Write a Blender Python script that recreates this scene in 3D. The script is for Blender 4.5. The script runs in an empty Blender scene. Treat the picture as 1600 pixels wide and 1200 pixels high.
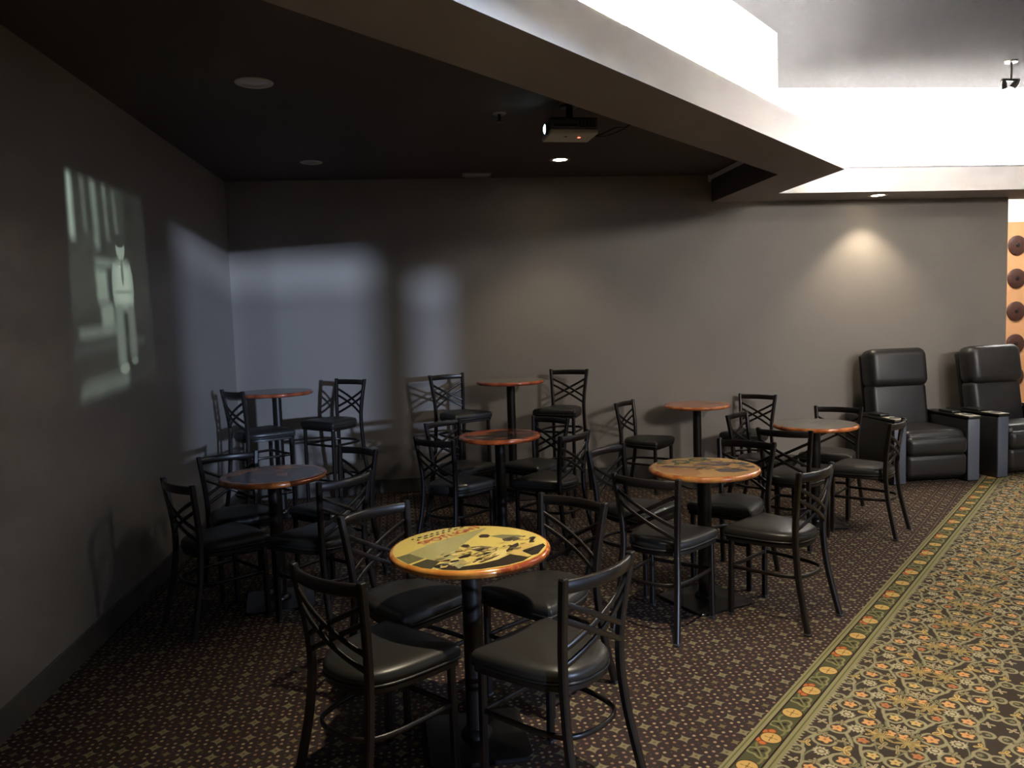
import bpy, bmesh, math, random
from mathutils import Vector, Matrix
rnd = random.Random(7)
PI = math.pi
S2 = math.sqrt(.5)
scene = bpy.context.scene
C = scene.collection

# ------------------------------------------------------------------ camera
F_PX, YAW, PITCH, ROLL, EYE = 1230.8, math.radians(6.2375), math.radians(-4.723), math.radians(-1.8786), 1.6127
cam_d = bpy.data.cameras.new('camera'); cam = bpy.data.objects.new('camera', cam_d); C.objects.link(cam)
cam_d.sensor_fit = 'HORIZONTAL'; cam_d.sensor_width = 36.0; cam_d.lens = 36.0*F_PX/1600.0
cam_d.clip_start = .05; cam_d.clip_end = 200
_f = Vector((math.sin(YAW)*math.cos(PITCH), math.cos(YAW)*math.cos(PITCH), math.sin(PITCH)))
_r = Vector((math.cos(YAW), -math.sin(YAW), 0)); _u = _r.cross(_f)
_r2 = math.cos(ROLL)*_r + math.sin(ROLL)*_u; _u2 = -math.sin(ROLL)*_r + math.cos(ROLL)*_u
cam.matrix_world = Matrix(((_r2.x, _u2.x, -_f.x, 0), (_r2.y, _u2.y, -_f.y, 0), (_r2.z, _u2.z, -_f.z, EYE), (0, 0, 0, 1)))
scene.camera = cam

# ------------------------------------------------------------------ light levels and exposure
EXPOSURE = 0.7
SKY_STRENGTH = 1.1
SUN_STRENGTH = 2.8
COVE_STRENGTH = 1000.0
FILL_PANEL = 15.0
FILL_SPOT_W = 470.0
DOWN_ALCOVE_W = 30.0
DOWN_SOFFIT_W = 50.0
DOWN_FILL_W = 110.0
PROJECTOR_W = 330.0
LOBBY_W = 60.0
scene.view_settings.view_transform = 'Standard'
scene.view_settings.look = 'None'
scene.view_settings.exposure = EXPOSURE
scene.view_settings.gamma = 1.0
scene.view_settings.use_curve_mapping = False
scene.cycles.max_bounces = 7
scene.cycles.diffuse_bounces = 4
scene.cycles.glossy_bounces = 3
scene.cycles.sample_clamp_indirect = 0.0
scene.cycles.caustics_reflective = False
scene.cycles.caustics_refractive = False

world = bpy.data.worlds.new('sky'); scene.world = world; world.use_nodes = True
world.node_tree.nodes['Background'].inputs[0].default_value = (.52, .68, 1.0, 1)
world.node_tree.nodes['Background'].inputs[1].default_value = SKY_STRENGTH

sun_d = bpy.data.lights.new('sun', 'SUN'); sun = bpy.data.objects.new('sun', sun_d); C.objects.link(sun)
sun_d.energy = SUN_STRENGTH; sun_d.color = (.58, .73, 1.0); sun_d.angle = math.radians(1.5)
SUN_DIR = Vector((-.488, .873, 0)).normalized()*math.cos(math.radians(4.9)) + Vector((0, 0, -math.sin(math.radians(4.9))))
sun.rotation_euler = SUN_DIR.to_track_quat('-Z', 'Y').to_euler()
sun.location = (12, -14, 5)

# ------------------------------------------------------------------ helpers: tagging
def tag(o, label, cat, group=None):
    o['label'] = label; o['category'] = cat
    if group: o['group'] = group
    return o
def thing(name, label, cat, loc=(0, 0, 0), rz=0.0, group=None):
    o = bpy.data.objects.new(name, None); C.objects.link(o)
    o.location = loc; o.rotation_euler = (0, 0, rz); o.empty_display_size = .1
    return tag(o, label, cat, group)
def obj(name, bm, mats, parent=None, smooth=None):
    me = bpy.data.meshes.new(name)
    bmesh.ops.recalc_face_normals(bm, faces=bm.faces[:])
    bm.to_mesh(me); bm.free()
    for m in (mats if isinstance(mats, (list, tuple)) else [mats]): me.materials.append(m)
    if smooth is not None:
        me.polygons.foreach_set('use_smooth', [True]*len(me.polygons))
        if smooth < 180: me.set_sharp_from_angle(angle=math.radians(smooth))
    o = bpy.data.objects.new(name, me); C.objects.link(o)
    if parent: o.parent = parent
    return o
def struct(name, bm, mats, parent=None, smooth=None):
    o = obj(name, bm, mats, parent, smooth)
    if not parent: o['kind'] = 'structure'
    return o
def dup(root, loc, rz, label=None, name=None):
    r = root.copy(); C.objects.link(r); r.location = loc; r.rotation_euler = (0, 0, rz)
    if label: r['label'] = label
    for ch in list(root.children):
        c = ch.copy(); C.objects.link(c); c.parent = r
        for g in list(ch.children):
            d = g.copy(); C.objects.link(d); d.parent = c
    return r

# ------------------------------------------------------------------ helpers: shapes
def BM(): return bmesh.new()
def box(bm, x0, x1, y0, y1, z0, z1, bev=0.0, seg=2, M=None):
    r = bmesh.ops.create_cube(bm, size=1.0)
    vs = r['verts']
    bmesh.ops.scale(bm, vec=(x1-x0, y1-y0, z1-z0), verts=vs)
    bmesh.ops.translate(bm, vec=((x0+x1)/2, (y0+y1)/2, (z0+z1)/2), verts=vs)
    if bev > 0:
        es = list({e for v in vs for e in v.link_edges})
        r2 = bmesh.ops.bevel(bm, geom=es, offset=bev, segments=seg, profile=.5, affect='EDGES')
        vs = list({v for f in r2['faces'] for v in f.verts} | {v for v in vs if v.is_valid})
    if M is not None: bmesh.ops.transform(bm, matrix=M, verts=vs)
    return bm
def quad(bm, *pts):
    return bm.faces.new([bm.verts.new(p) for p in pts])
def lathe(bm, prof, n=32, ctr=(0, 0, 0), cap0=True, cap1=True):
    rings = []
    for r, z in prof:
        rings.append([bm.verts.new((ctr[0]+r*math.cos(2*PI*i/n), ctr[1]+r*math.sin(2*PI*i/n), ctr[2]+z)) for i in range(n)])
    for a, b in zip(rings, rings[1:]):
        for i in range(n): bm.faces.new((a[i], a[(i+1) % n], b[(i+1) % n], b[i]))
    if cap0: bm.faces.new(rings[0][::-1])
    if cap1: bm.faces.new(rings[-1])
    return bm
def catmull(pts, n=6, closed=False):
    P = [Vector(p) for p in pts]; out = []; m = len(P)
    rng = range(m if closed else m-1)
    for i in rng:
        if closed: a, b, c, d = P[i-1], P[i], P[(i+1) % m], P[(i+2) % m]
        else: a, b, c, d = P[max(i-1, 0)], P[i], P[i+1], P[min(i+2, m-1)]
        for k in range(n):
            t = k/n
            out.append(.5*((2*b)+(c-a)*t+(2*a-5*b+4*c-d)*t*t+(3*b-a-3*c+d)*t**3))
    if not closed: out.append(P[-1])
    return out
def sweep(bm, path, sect, ref=(0, 0, 1), closed=False):
    """sweep a 2D section (side, up) along a path; 'up' is the part of ref across the path"""
    P = [Vector(p) for p in path]; n = len(P); rings = []; ref = Vector(ref)
    for i, p in enumerate(P):
        if closed: t = P[(i+1) % n]-P[i-1]
        else: t = P[min(i+1, n-1)]-P[max(i-1, 0)]
        t.normalize(); up = (ref - t*ref.dot(t)).normalized(); sd = t.cross(up)
        rings.append([bm.verts.new(p+sd*a+up*b) for a, b in sect])
    m = len(sect)
    for i in range(n if closed else n-1):
        a, b = rings[i], rings[(i+1) % n]
        for k in range(m): bm.faces.new((a[k], a[(k+1) % m], b[(k+1) % m], b[k]))
    if not closed: bm.faces.new(rings[0][::-1]); bm.faces.new(rings[-1])
    return bm
def rect(w, h, c=.2):
    a, b = w/2, h/2; k = min(w, h)*c
    return [(-a+k, -b), (a-k, -b), (a, -b+k), (a, b-k), (a-k, b), (-a+k, b), (-a, b-k), (-a, -b+k)]
def circ(r, n=10): return [(r*math.cos(2*PI*i/n), r*math.sin(2*PI*i/n)) for i in range(n)]
def stack(bm, outline, prof):
    """closed outline (list of xy) stacked as (inset scale, z) rings, capped"""
    cx = sum(p[0] for p in outline)/len(outline); cy = sum(p[1] for p in outline)/len(outline)
    rings = [[bm.verts.new((cx+(x-cx)*s, cy+(y-cy)*s, z)) for x, y in outline] for s, z in prof]
    n = len(outline)
    for a, b in zip(rings, rings[1:]):
        for i in range(n): bm.faces.new((a[i], a[(i+1) % n], b[(i+1) % n], b[i]))
    bm.faces.new(rings[0][::-1]); bm.faces.new(rings[-1])
    return bm
def prism(bm, pts, z0, z1):
    lo = [bm.verts.new((x, y, z0)) for x, y in pts]; hi = [bm.verts.new((x, y, z1)) for x, y in pts]
    n = len(pts); bm.faces.new(lo[::-1]); bm.faces.new(hi)
    for i in range(n): bm.faces.new((lo[i], lo[(i+1) % n], hi[(i+1) % n], hi[i]))
    return bm

# ------------------------------------------------------------------ helpers: materials
def srgb(r, g, b):
    f = lambda c: (c/255/12.92) if c <= 10 else ((c/255+.055)/1.055)**2.4
    return (f(r), f(g), f(b), 1.0)
class X:
    """tiny expression wrapper around Math nodes"""
    nt = None
    def __init__(s, v): s.v = v
    @staticmethod
    def op(o, *a):
        n = X.nt.nodes.new('ShaderNodeMath'); n.operation = o
        for i, q in enumerate(a):
            q = q.v if isinstance(q, X) else q
            if isinstance(q, (int, float)): n.inputs[i].default_value = q
            else: X.nt.links.new(q, n.inputs[i])
        return X(n.outputs[0])
    def __add__(s, o): return X.op('ADD', s, o)
    __radd__ = __add__
    def __sub__(s, o): return X.op('SUBTRACT', s, o)
    def __rsub__(s, o): return X.op('SUBTRACT', o, s)
    def __mul__(s, o): return X.op('MULTIPLY', s, o)
    __rmul__ = __mul__
    def __truediv__(s, o): return X.op('DIVIDE', s, o)
    def lt(s, o): return X.op('LESS_THAN', s, o)
    def gt(s, o): return X.op('GREATER_THAN', s, o)
    def abs(s): return X.op('ABSOLUTE', s)
    def pow(s, o): return X.op('POWER', s, o)
    def sin(s): return X.op('SINE', s)
    def min(s, o): return X.op('MINIMUM', s, o)
    def max(s, o): return X.op('MAXIMUM', s, o)
    def wrap(s, p): return X.op('WRAP', s, p/2, -p/2)
    def ping(s, p): return X.op('PINGPONG', s, p)
    def below(s, edge, soft):
        n = X.nt.nodes.new('ShaderNodeMapRange'); n.clamp = True
        X.nt.links.new(s.v, n.inputs[0]); n.inputs[1].default_value = edge-soft; n.inputs[2].default_value = edge+soft
        n.inputs[3].default_value = 1; n.inputs[4].default_value = 0
        return X(n.outputs[0])
def hyp(a, b): return X.op('SQRT', a*a+b*b)
def atan2(a, b): return X.op('ARCTAN2', a, b)
def mixc(a, b, f):
    n = X.nt.nodes.new('ShaderNodeMix'); n.data_type = 'RGBA'; n.clamp_factor = True
    for q, i in ((a, 6), (b, 7)):
        if isinstance(q, tuple): n.inputs[i].default_value = q
        else: X.nt.links.new(q, n.inputs[i])
    if isinstance(f, X): X.nt.links.new(f.v, n.inputs[0])
    elif isinstance(f, float): n.inputs[0].default_value = f
    else: X.nt.links.new(f, n.inputs[0])
    return n.outputs[2]
def new_mat(name):
    m = bpy.data.materials.new(name); m.use_nodes = True
    X.nt = m.node_tree
    return m, m.node_tree.nodes['Principled BSDF']
def coords(kind='Object'):
    n = X.nt.nodes.new('ShaderNodeTexCoord'); s = X.nt.nodes.new('ShaderNodeSeparateXYZ')
    X.nt.links.new(n.outputs[kind], s.inputs[0])
    return X(s.outputs[0]), X(s.outputs[1]), X(s.outputs[2]), n.outputs[kind]
def noise(vec, scale, detail=3, rough=.5):
    n = X.nt.nodes.new('ShaderNodeTexNoise'); X.nt.links.new(vec, n.inputs['Vector'])
    n.inputs['Scale'].default_value = scale; n.inputs['Detail'].default_value = detail; n.inputs['Roughness'].default_value = rough
    return X(n.outputs[0])
def bump(b, h, dist, strength=.5):
    n = X.nt.nodes.new('ShaderNodeBump'); X.nt.links.new(h.v, n.inputs['Height'])
    n.inputs['Distance'].default_value = dist; n.inputs['Strength'].default_value = strength
    X.nt.links.new(n.outputs[0], b.inputs['Normal'])
def mat(name, col, rough=.5, metal=0.0, var=.08, scale=30, bmp=0.0, spec=.5, kind='Object', coat=0.0):
    """procedural paint: colour with a soft noise variation, optional fine relief"""
    m, b = new_mat(name)
    _, _, _, v = coords(kind)
    nz = noise(v, scale)
    d = tuple(max(0, c*(1-var)) for c in col[:3])+(1,); l = tuple(c*(1+var) for c in col[:3])+(1,)
    X.nt.links.new(mixc(d, l, nz), b.inputs['Base Color'])
    b.inputs['Roughness'].default_value = rough; b.inputs['Metallic'].default_value = metal
    b.inputs['Specular IOR Level'].default_value = spec; b.inputs['Coat Weight'].default_value = coat
    b.inputs['Coat Roughness'].default_value = .1
    if bmp: bump(b, noise(v, scale*3, 2), bmp)
    return m
def emit(name, col, strength):
    m, b = new_mat(name)
    b.inputs['Base Color'].default_value = col
    b.inputs['Emission Color'].default_value = col; b.inputs['Emission Strength'].default_value = strength
    return m

M_WALL = mat('dark_taupe_wall_paint', srgb(132, 125, 119), .52, var=.05, scale=3, bmp=.0006, spec=.35)
M_DARK = mat('dark_paint_bounce_lit', srgb(150, 145, 150), .75, var=.05, scale=3, spec=.25)  # lighter copy of the ceiling paint; bounced light put into the colour
M_ALCOVE = mat('dark_paint_alcove_shade', srgb(84, 78, 78), .75, var=.05, scale=3, spec=.25)  # darker copy of the same paint; alcove shade put into the colour
M_WHITE = mat('white_ceiling_paint', srgb(225, 223, 218), .6, var=.02, scale=2)
M_LIP = mat('light_grey_lip_paint', srgb(232, 229, 226), .55, var=.02, scale=4)
M_GLOSSCEIL = mat('satin_upper_ceiling_paint', srgb(36, 36, 37), .5, var=.03, scale=2, spec=.0)
M_PEACH = mat('peach_wall_paint', srgb(214, 160, 112), .6, var=.06, scale=6)
M_DISC = mat('dark_brown_disc', srgb(72, 44, 36), .45, var=.25, scale=14)
M_METAL = mat('black_powder_coated_steel', srgb(24, 19, 17), .36, 0.0, var=.2, scale=60, spec=.55)
M_VINYL = mat('black_vinyl_seat', srgb(40, 39, 37), .36, var=.15, scale=90, bmp=.0005, spec=.5)
M_LEATHER = mat('black_recliner_leather', srgb(36, 35, 36), .38, var=.2, scale=50, bmp=.001, spec=.5)
M_ARM = mat('dark_slate_arm_panel', srgb(84, 90, 104), .45, var=.1, scale=40)  # slate blue: sky sheen put into the arm panel colour
M_ARMTOP = mat('pale_arm_top', srgb(196, 188, 172), .35, var=.1, scale=40)
M_IRON = mat('black_cast_base', srgb(20, 19, 19), .3, var=.25, scale=80, bmp=.0006)
M_RUBBER = mat('dark_foot_glide', srgb(50, 50, 52), .5)
M_PLASTIC = mat('off_white_projector_shell', srgb(205, 202, 196), .4, var=.03)
M_BLACKPL = mat('black_plastic', srgb(18, 18, 18), .4)
M_BASEB = mat('dark_baseboard_vinyl', srgb(78, 73, 69), .45, var=.06, scale=5)
M_FRAME = mat('aluminium_window_frame', srgb(150, 150, 152), .4, .6)
M_OFF = mat('unlit_lamp_reflector', srgb(190, 178, 165), .3, .2)
M_TRIM = mat('white_downlight_trim', srgb(200, 196, 190), .45)
M_WARM = emit('warm_downlight_lens', (1, .86, .62, 1), 22)
M_COVE = emit('cove_led_strip', (1, .96, .91, 1), COVE_STRENGTH)
M_LENSGLOW = emit('projector_lens_glow', (.55, .95, 1, 1), 6)
M_REDLED = emit('red_status_light', (1, .08, .05, 1), 6)
M_PANEL = emit('added_fill_panel', (1, .95, .88, 1), FILL_PANEL)  # for the added fill panels above the walkway
M_LOBBY = emit('lobby_fill_panel', (1, .98, .95, 1), 20)  # for the added panels that whiten the lobby's upper band

def glass_mat(name, tint):
    m, b = new_mat(name)
    nt = m.node_tree; t = nt.nodes.new('ShaderNodeBsdfTransparent'); mx = nt.nodes.new('ShaderNodeMixShader')
    b.inputs['Base Color'].default_value = (.8, .85, .85, 1); b.inputs['Roughness'].default_value = .05
    mx.inputs[0].default_value = .06; t.inputs[0].default_value = tint
    nt.links.new(t.outputs[0], mx.inputs[1]); nt.links.new(b.outputs[0], mx.inputs[2])
    nt.links.new(mx.outputs[0], nt.nodes['Material Output'].inputs[0])
    return m
M_GLASS = glass_mat('clear_window_glass', (1, 1, 1, 1)); M_TINT = glass_mat('sun_dimming_glass', (.70, .71, .73, 1))  # tint added to dim the sun below the transoms

def carpet_star():
    m, b = new_mat('star_pattern_carpet')
    x, y, z, v = coords()
    a = .1185; th = math.radians(-2)
    xr = x*math.cos(th)-y*math.sin(th); yr = x*math.sin(th)+y*math.cos(th)
    xr, yr = xr-.068, yr-.03
    fx = xr.wrap(a)/a; fy = yr.wrap(a)/a
    fiber = noise(v, 900, 2)
    patch = noise(v, 14, 2)
    col = mixc(srgb(44, 33, 36), srgb(64, 52, 50), fiber)
    # small dots on a finer grid
    gx = (xr+a/8).wrap(a/4)/(a/4); gy = (yr+a/8).wrap(a/4)/(a/4)
    hx = (xr+a/2).wrap(a)/a; hy = (yr+a/2).wrap(a)/a
    dots = hyp(gx, gy).below(.21, .06)*hyp(fx, fy).gt(.25)*hyp(hx, hy).gt(.22)
    dcol = mixc(srgb(172, 150, 116), srgb(140, 106, 84), patch.below(.5, .06))
    col = mixc(col, dcol, dots)
    # large four-pointed stars on the lattice, small ones between them
    far = fx.abs().pow(.62)+fy.abs().pow(.62); near = hx.abs().pow(.62)+hy.abs().pow(.62)
    scol = mixc(srgb(116, 110, 84), srgb(142, 132, 102), fiber)
    col = mixc(col, scol, far.below(.455, .03))
    col = mixc(col, mixc(srgb(118, 98, 72), srgb(112, 106, 72), patch), near.below(.36, .03))
    col = mixc(col, srgb(104, 84, 66), hyp(fx, fy).below(.05, .02))
    X.nt.links.new(col, b.inputs['Base Color'])
    b.inputs['Roughness'].default_value = .9; b.inputs['Specular IOR Level'].default_value = .2
    bump(b, fiber, .004, .6)
    return m
def uv_axes(x, y): return (x+y)*S2, (x-y)*S2
def carpet_floral():
    m, b = new_mat('floral_scroll_carpet')
    x, y, z, vec = coords()
    u, w = uv_axes(x, y)
    fiber = noise(vec, 900, 2); wob = noise(vec, 22, 1)-.5
    u = u+wob*.012; w = w-wob*.012
    PU = .329; HV = .30
    s = u-2.833
    vv = (w+.985).ping(HV)                      # 0 at the border, mirrored every 0.30 m
    col = mixc(srgb(50, 42, 38), srgb(70, 60, 50), fiber)
    G1, G2 = srgb(148, 140, 110), srgb(122, 122, 94)
    OR, YE, GR = srgb(206, 154, 100), srgb(196, 168, 108), srgb(180, 168, 138)
    def loc(du, dv): return (s-du).wrap(PU), vv-dv
    # winding vines
    for amp, ph, v0, wd in ((.034, 0.0, .150, .0075), (.026, 2.2, .235, .0065), (.020, 4.1, .052, .006)):
        cv = (s*(2*PI/PU)+ph).sin()*amp+v0
        col = mixc(col, G1, (vv-cv).abs().below(wd, .0025))
        cv2 = (s*(4*PI/PU)+ph*1.7).sin()*(amp*.55)+v0+.02
        col = mixc(col, G2, (vv-cv2).abs().below(wd*.55, .002))
    # scroll rings, each open on one side, with a clover flower inside
    for du, dv, R, fl, c in ((.09, .090, .041, .022, OR), (.20, .105, .038, .021, OR), (-.02, .190, .042, .023, OR), (.16, .207, .034, .018, srgb(176, 112, 72)),
                             (.075, .262, .034, .019, YE), (.27, .275, .034, .020, OR), (.295, .030, .026, .010, G2), (.135, .028, .024, .009, G2)):
        a, d = loc(du, dv); r = hyp(a, d); t = atan2(d, a)
        col = mixc(col, srgb(66, 58, 46), r.below(R, .002))
        col = mixc(col, G1, (r-R+(t+du*20).sin()*.005).abs().below(.0062, .002))
        pet = fl*(1.0)+(t*5+du*9).sin()*(fl*.2)
        col = mixc(col, c, (r-pet).below(0, .0025))
        col = mixc(col, srgb(150, 84, 48), r.below(fl*.22, .002))
    # pale dahlias
    for du, dv in ((0.0, .104), (.235, .165)):
        a, d = loc(du, dv); r = hyp(a, d); t = atan2(d, a)
        col = mixc(col, GR, (r-.026-(t*12).sin()*.004).below(0, .003))
        col = mixc(col, srgb(98, 92, 68), (r-.013).abs().below(.003, .0015))
    # large yellow palmette leaves
    for du, dv, R, k, ph, c in ((.055, .170, .040, 3, .6, YE), (.115, .150, .026, 3, 2.0, G1), (.24, .225, .038, 5, 1.2, YE), (-.10, .255, .05, 7, .4, srgb(170, 150, 96)), (.03, .04, .026, 3, 1.0, YE), (.22, .04, .024, 4, .2, GR), (.165, .275, .034, 4, .9, G1), (.0, .285, .030, 5, .3, GR), (.125, .075, .022, 3, .4, G1), (.30, .235, .026, 3, 1.4, G2), (.25, .105, .022, 4, 2.1, G1)):
        a, d = loc(du, dv); r = hyp(a, d); t = atan2(d, a)
        e = r-R*.62-(t*k+ph).sin()*(R*.40)
        col = mixc(col, srgb(52, 40, 30), e.below(.004, .0015))
        col = mixc(col, c, e.below(-.001, .002))
        col = mixc(col, srgb(120, 94, 52), ((t*k+ph).sin()-.9).abs().below(.12, .08)*e.below(-.006, .004))
    # fringe of little teeth along the border
    teeth = (s*(2*PI/.021)).sin()*.006+.012
    col = mixc(col, G1, (vv-teeth).below(0, .002)*(w+.985).below(.03, .001))
    X.nt.links.new(col, b.inputs['Base Color'])
    b.inputs['Roughness'].default_value = .9; b.inputs['Specular IOR Level'].default_value = .2
    bump(b, fiber, .004, .6)
    return m
def carpet_border():
    m, b = new_mat('medallion_border_carpet')
    x, y, z, vec = coords()
    u, w = uv_axes(x, y)
    fiber = noise(vec, 900, 2)
    col = mixc(srgb(70, 72, 48), srgb(84, 84, 56), fiber)
    PU = .232
    s = (u-2.817).wrap(PU); s2 = (u-2.817).wrap(PU*2)
    t0 = w+1.061
    # leaves and scrolls between the medallions
    a = (u-2.817+PU/2).wrap(PU); r = hyp(a, t0); th = atan2(t0, a)
    col = mixc(col, srgb(134, 128, 88), (r-.036-(th*3+.5).sin()*.010).abs().below(.006, .002))
    col = mixc(col, srgb(46, 36, 30), (r-.016-(th*3).sin()*.007).below(0, .002))
    col = mixc(col, srgb(120, 116, 76), ((s*(2*PI/PU)).sin()*.03-t0).abs().below(.005, .002))
    # orange fans at every second medallion, on the side away from the walkway
    for du, dv, R in ((.034, -.030, .016), (-.034, -.030, .016), (.050, -.014, .013), (-.050, -.014, .013)):
        r = hyp(s2-du, t0-dv)
        col = mixc(col, srgb(110, 54, 32), r.below(R+.004, .002)); col = mixc(col, srgb(190, 106, 58), r.below(R, .003))
    # round medallions with a dark cross
    r = hyp(s, t0); th = atan2(t0, s)
    col = mixc(col, srgb(58, 40, 30), r.below(.042, .002))
    col = mixc(col, mixc(srgb(206, 172, 104), srgb(190, 150, 86), fiber), r.below(.037, .002))
    cr = (th*2).sin().abs()*.5
    col = mixc(col, srgb(84, 66, 36), (cr-.10+r*.5).below(0, .03)*r.below(.025, .002))
    col = mixc(col, srgb(120, 98, 48), r.below(.006, .002))
    # dark and green stripes that close the strip on both sides
    e = t0.abs()
    col = mixc(col, srgb(40, 26, 24), (e-.047).abs().below(.005, .001))
    col = mixc(col, srgb(138, 132, 96), (e-.066).abs().below(.017, .001))
    col = mixc(col, srgb(96, 96, 60), (e-.066).abs().below(.003, .001))
    X.nt.links.new(col, b.inputs['Base Color'])
    b.inputs['Roughness'].default_value = .9; b.inputs['Specular IOR Level'].default_value = .2
    bump(b, fiber, .004, .6)
    return m
M_STAR, M_FLORAL, M_BORDER = carpet_star(), carpet_floral(), carpet_border()

# ------------------------------------------------------------------ the setting
XL, YB, ZC, ZB, ZT = -1.735, 7.475, 2.933, 2.674, 3.75
XC, YC, YS = 3.264, 5.839, 6.982            # outer corner of the dropped ledge, face of the back ledge
XI, YI = 2.815, 6.029                        # inner corner of the ledge
LIP = ZB+.215
XR, XE, YN, YF = 5.923, 9.0, -4.5, 10.2      # end of the back wall, right wall, rear wall, lobby wall
C1, C2 = 1.612, 1.385                        # carpet border: y = x + c

bm = BM(); bm.faces.new([bm.verts.new(p) for p in ((XL, XL+C1, 0), (YB-C1, YB, 0), (XL, YB, 0))])
struct('floor', bm, M_STAR)
bm = BM(); quad(bm, (XL, XL+C2, 0), (YB-C2, YB, 0), (YB-C1, YB, 0), (XL, XL+C1, 0))
struct('trim_1', bm, M_BORDER)
bm = BM(); bm.faces.new([bm.verts.new(p) for p in ((XL, YN, 0), (XE, YN, 0), (XE, YF, 0), (YB-C2, YF, 0), (YB-C2, YB, 0), (XL, XL+C2, 0))])
struct('floor.001', bm, M_FLORAL)

bm = BM(); box(bm, XL-.15, XL, YN-.15, YB+.15, 0, ZT+.1); struct('wall_left', bm, M_WALL)
bm = BM(); box(bm, XL-.15, XI-.03, YB, YB+.15, 0, ZC+.06); box(bm, XI-.03, XR, YB, YB+.15, 0, LIP-.02); struct('wall_back', bm, M_WALL)
bm = BM(); box(bm, XI-.03, XE, YB, YB+.15, LIP-.02, ZT+.1); box(bm, XL-.15, XI-.03, YB, YB+.15, ZC+.06, ZT+.1); struct('wall_back_upper', bm, M_WHITE)
bm = BM(); box(bm, XR, XE, YB, YB+.15, ZB+.0, LIP-.02); struct('wall_back_header', bm, M_DARK)
# rear wall with two glazed openings, right wall with a long glazed opening
def wall_with_holes(name, along, fixed, a0, a1, z1, holes, th=.15, m=M_WALL):
    bm = BM(); cur = a0
    def seg(p, q, za, zb):
        if along == 'x': box(bm, p, q, fixed-th, fixed, za, zb)
        else: box(bm, fixed, fixed+th, p, q, za, zb)
    for h0, h1, za, zb, _ in holes:
        seg(cur, h0, 0, z1)
        if za > 0: seg(h0, h1, 0, za)
        seg(h0, h1, zb, z1); cur = h1
    seg(cur, a1, 0, z1)
    return struct(name, bm, m)
WIN_REAR = [(4.10, 6.31, .05, 3.45, 3.12), (6.62, 7.02, .05, 3.24, 2.99)]
WIN_RIGHT = [(-3.4, 1.6, .6, 3.2, None)]
wall_with_holes('wall_rear', 'x', YN, XL-.15, XE+.15, ZT+.1, WIN_REAR)
wall_with_holes('wall_right', 'y', XE, YN, YF+.15, ZT+.1, WIN_RIGHT, m=M_WALL)
def window(name, along, fixed, h0, h1, za, zb, tr, mull):
    bm = BM(); w = .045
    def bar(p, q, z0, z1):
        if along == 'x': box(bm, p, q, fixed-.10, fixed-.04, z0, z1)
        else: box(bm, fixed+.04, fixed+.10, p, q, z0, z1)
    bar(h0, h0+w, za, zb); bar(h1-w, h1, za, zb); bar(h0+w, h1-w, za, za+w); bar(h0+w, h1-w, zb-w, zb)
    for t in mull: bar(t-w/2, t+w/2, za+w, zb-w)
    if tr: bar(h0+w, h1-w, tr-.012, tr+.012)
    fr = struct(name, bm, M_FRAME)
    ed = [h0+w]+[q for t in mull for q in (t-w/2, t+w/2)]+[h1-w]
    for i in range(0, len(ed), 2):
        for z0, z1, gm in (((za+w, tr-.012, M_TINT), (tr+.012, zb-w, M_GLASS)) if tr else ((za+w, zb-w, M_GLASS),)):
            g = BM()
            if along == 'x': box(g, ed[i], ed[i+1], fixed-.073, fixed-.067, z0, z1)
            else: box(g, fixed+.067, fixed+.073, ed[i], ed[i+1], z0, z1)
            obj('pane', g, gm, fr)
    # daylight portal in the opening
    p_d = bpy.data.lights.new('daylight_portal', 'AREA'); p_d.shape = 'RECTANGLE'; p_d.size = h1-h0; p_d.size_y = zb-za
    p_d.cycles.is_portal = True
    p = bpy.data.objects.new('daylight_portal', p_d); C.objects.link(p)
    if along == 'x': p.location = ((h0+h1)/2, fixed+.005, (za+zb)/2); p.rotation_euler = (math.radians(90), 0, 0); p.rotation_euler = Vector((0, 1, 0)).to_track_quat('-Z', 'Z').to_euler()
    else: p.location = (fixed-.005, (h0+h1)/2, (za+zb)/2); p.rotation_euler = Vector((-1, 0, 0)).to_track_quat('-Z', 'Z').to_euler()
window('window_1', 'x', YN, *WIN_REAR[0], (5.2,))
window('window_2', 'x', YN, *WIN_REAR[1], ())
window('window_3', 'y', XE, *WIN_RIGHT[0], (-1.75, -.1))
bm = BM(); box(bm, XE+.15, XE+5.2, YN-.15, YN, 0, 5.2); struct('wall_sun_blocker', bm, M_LIP)  # unseen wall added to keep the sun off the right-hand window
bm = BM(); box(bm, XL-6, XE+16, YN-14, YF+4, -.30, -.05); struct('ground', bm, mat('pale_concrete_ground', srgb(150, 150, 150), .9, scale=2))

# ceilings: low dark one over the alcove, high white one over the walkway
A0 = (XL, XL+YI-XI)                          # inner ledge line meets the left wall
O0 = (XL, XL+YC-XC)
bm = BM(); prism(bm, [A0, (XI, YI), (XI, YB), (XL, YB)], ZC, ZC+.06); struct('ceiling', bm, M_ALCOVE)
bm = BM(); box(bm, XL-.15, XE+.15, YN-.15, YB+.15, ZT, ZT+.1); struct('ceiling.001', bm, M_GLOSSCEIL)
# wall that rises from the ledge to the high ceiling
bm = BM(); pts = [A0, (XI, YI), (XI, YB)]; d = .06
prism(bm, [A0, (XI, YI), (XI, YB), (XI-d, YB), (XI-d, YI+d*.4142), (A0[0], A0[1]+d*1.4142)], ZC+.06, ZT); struct('wall_cove', bm, M_WHITE)
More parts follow.
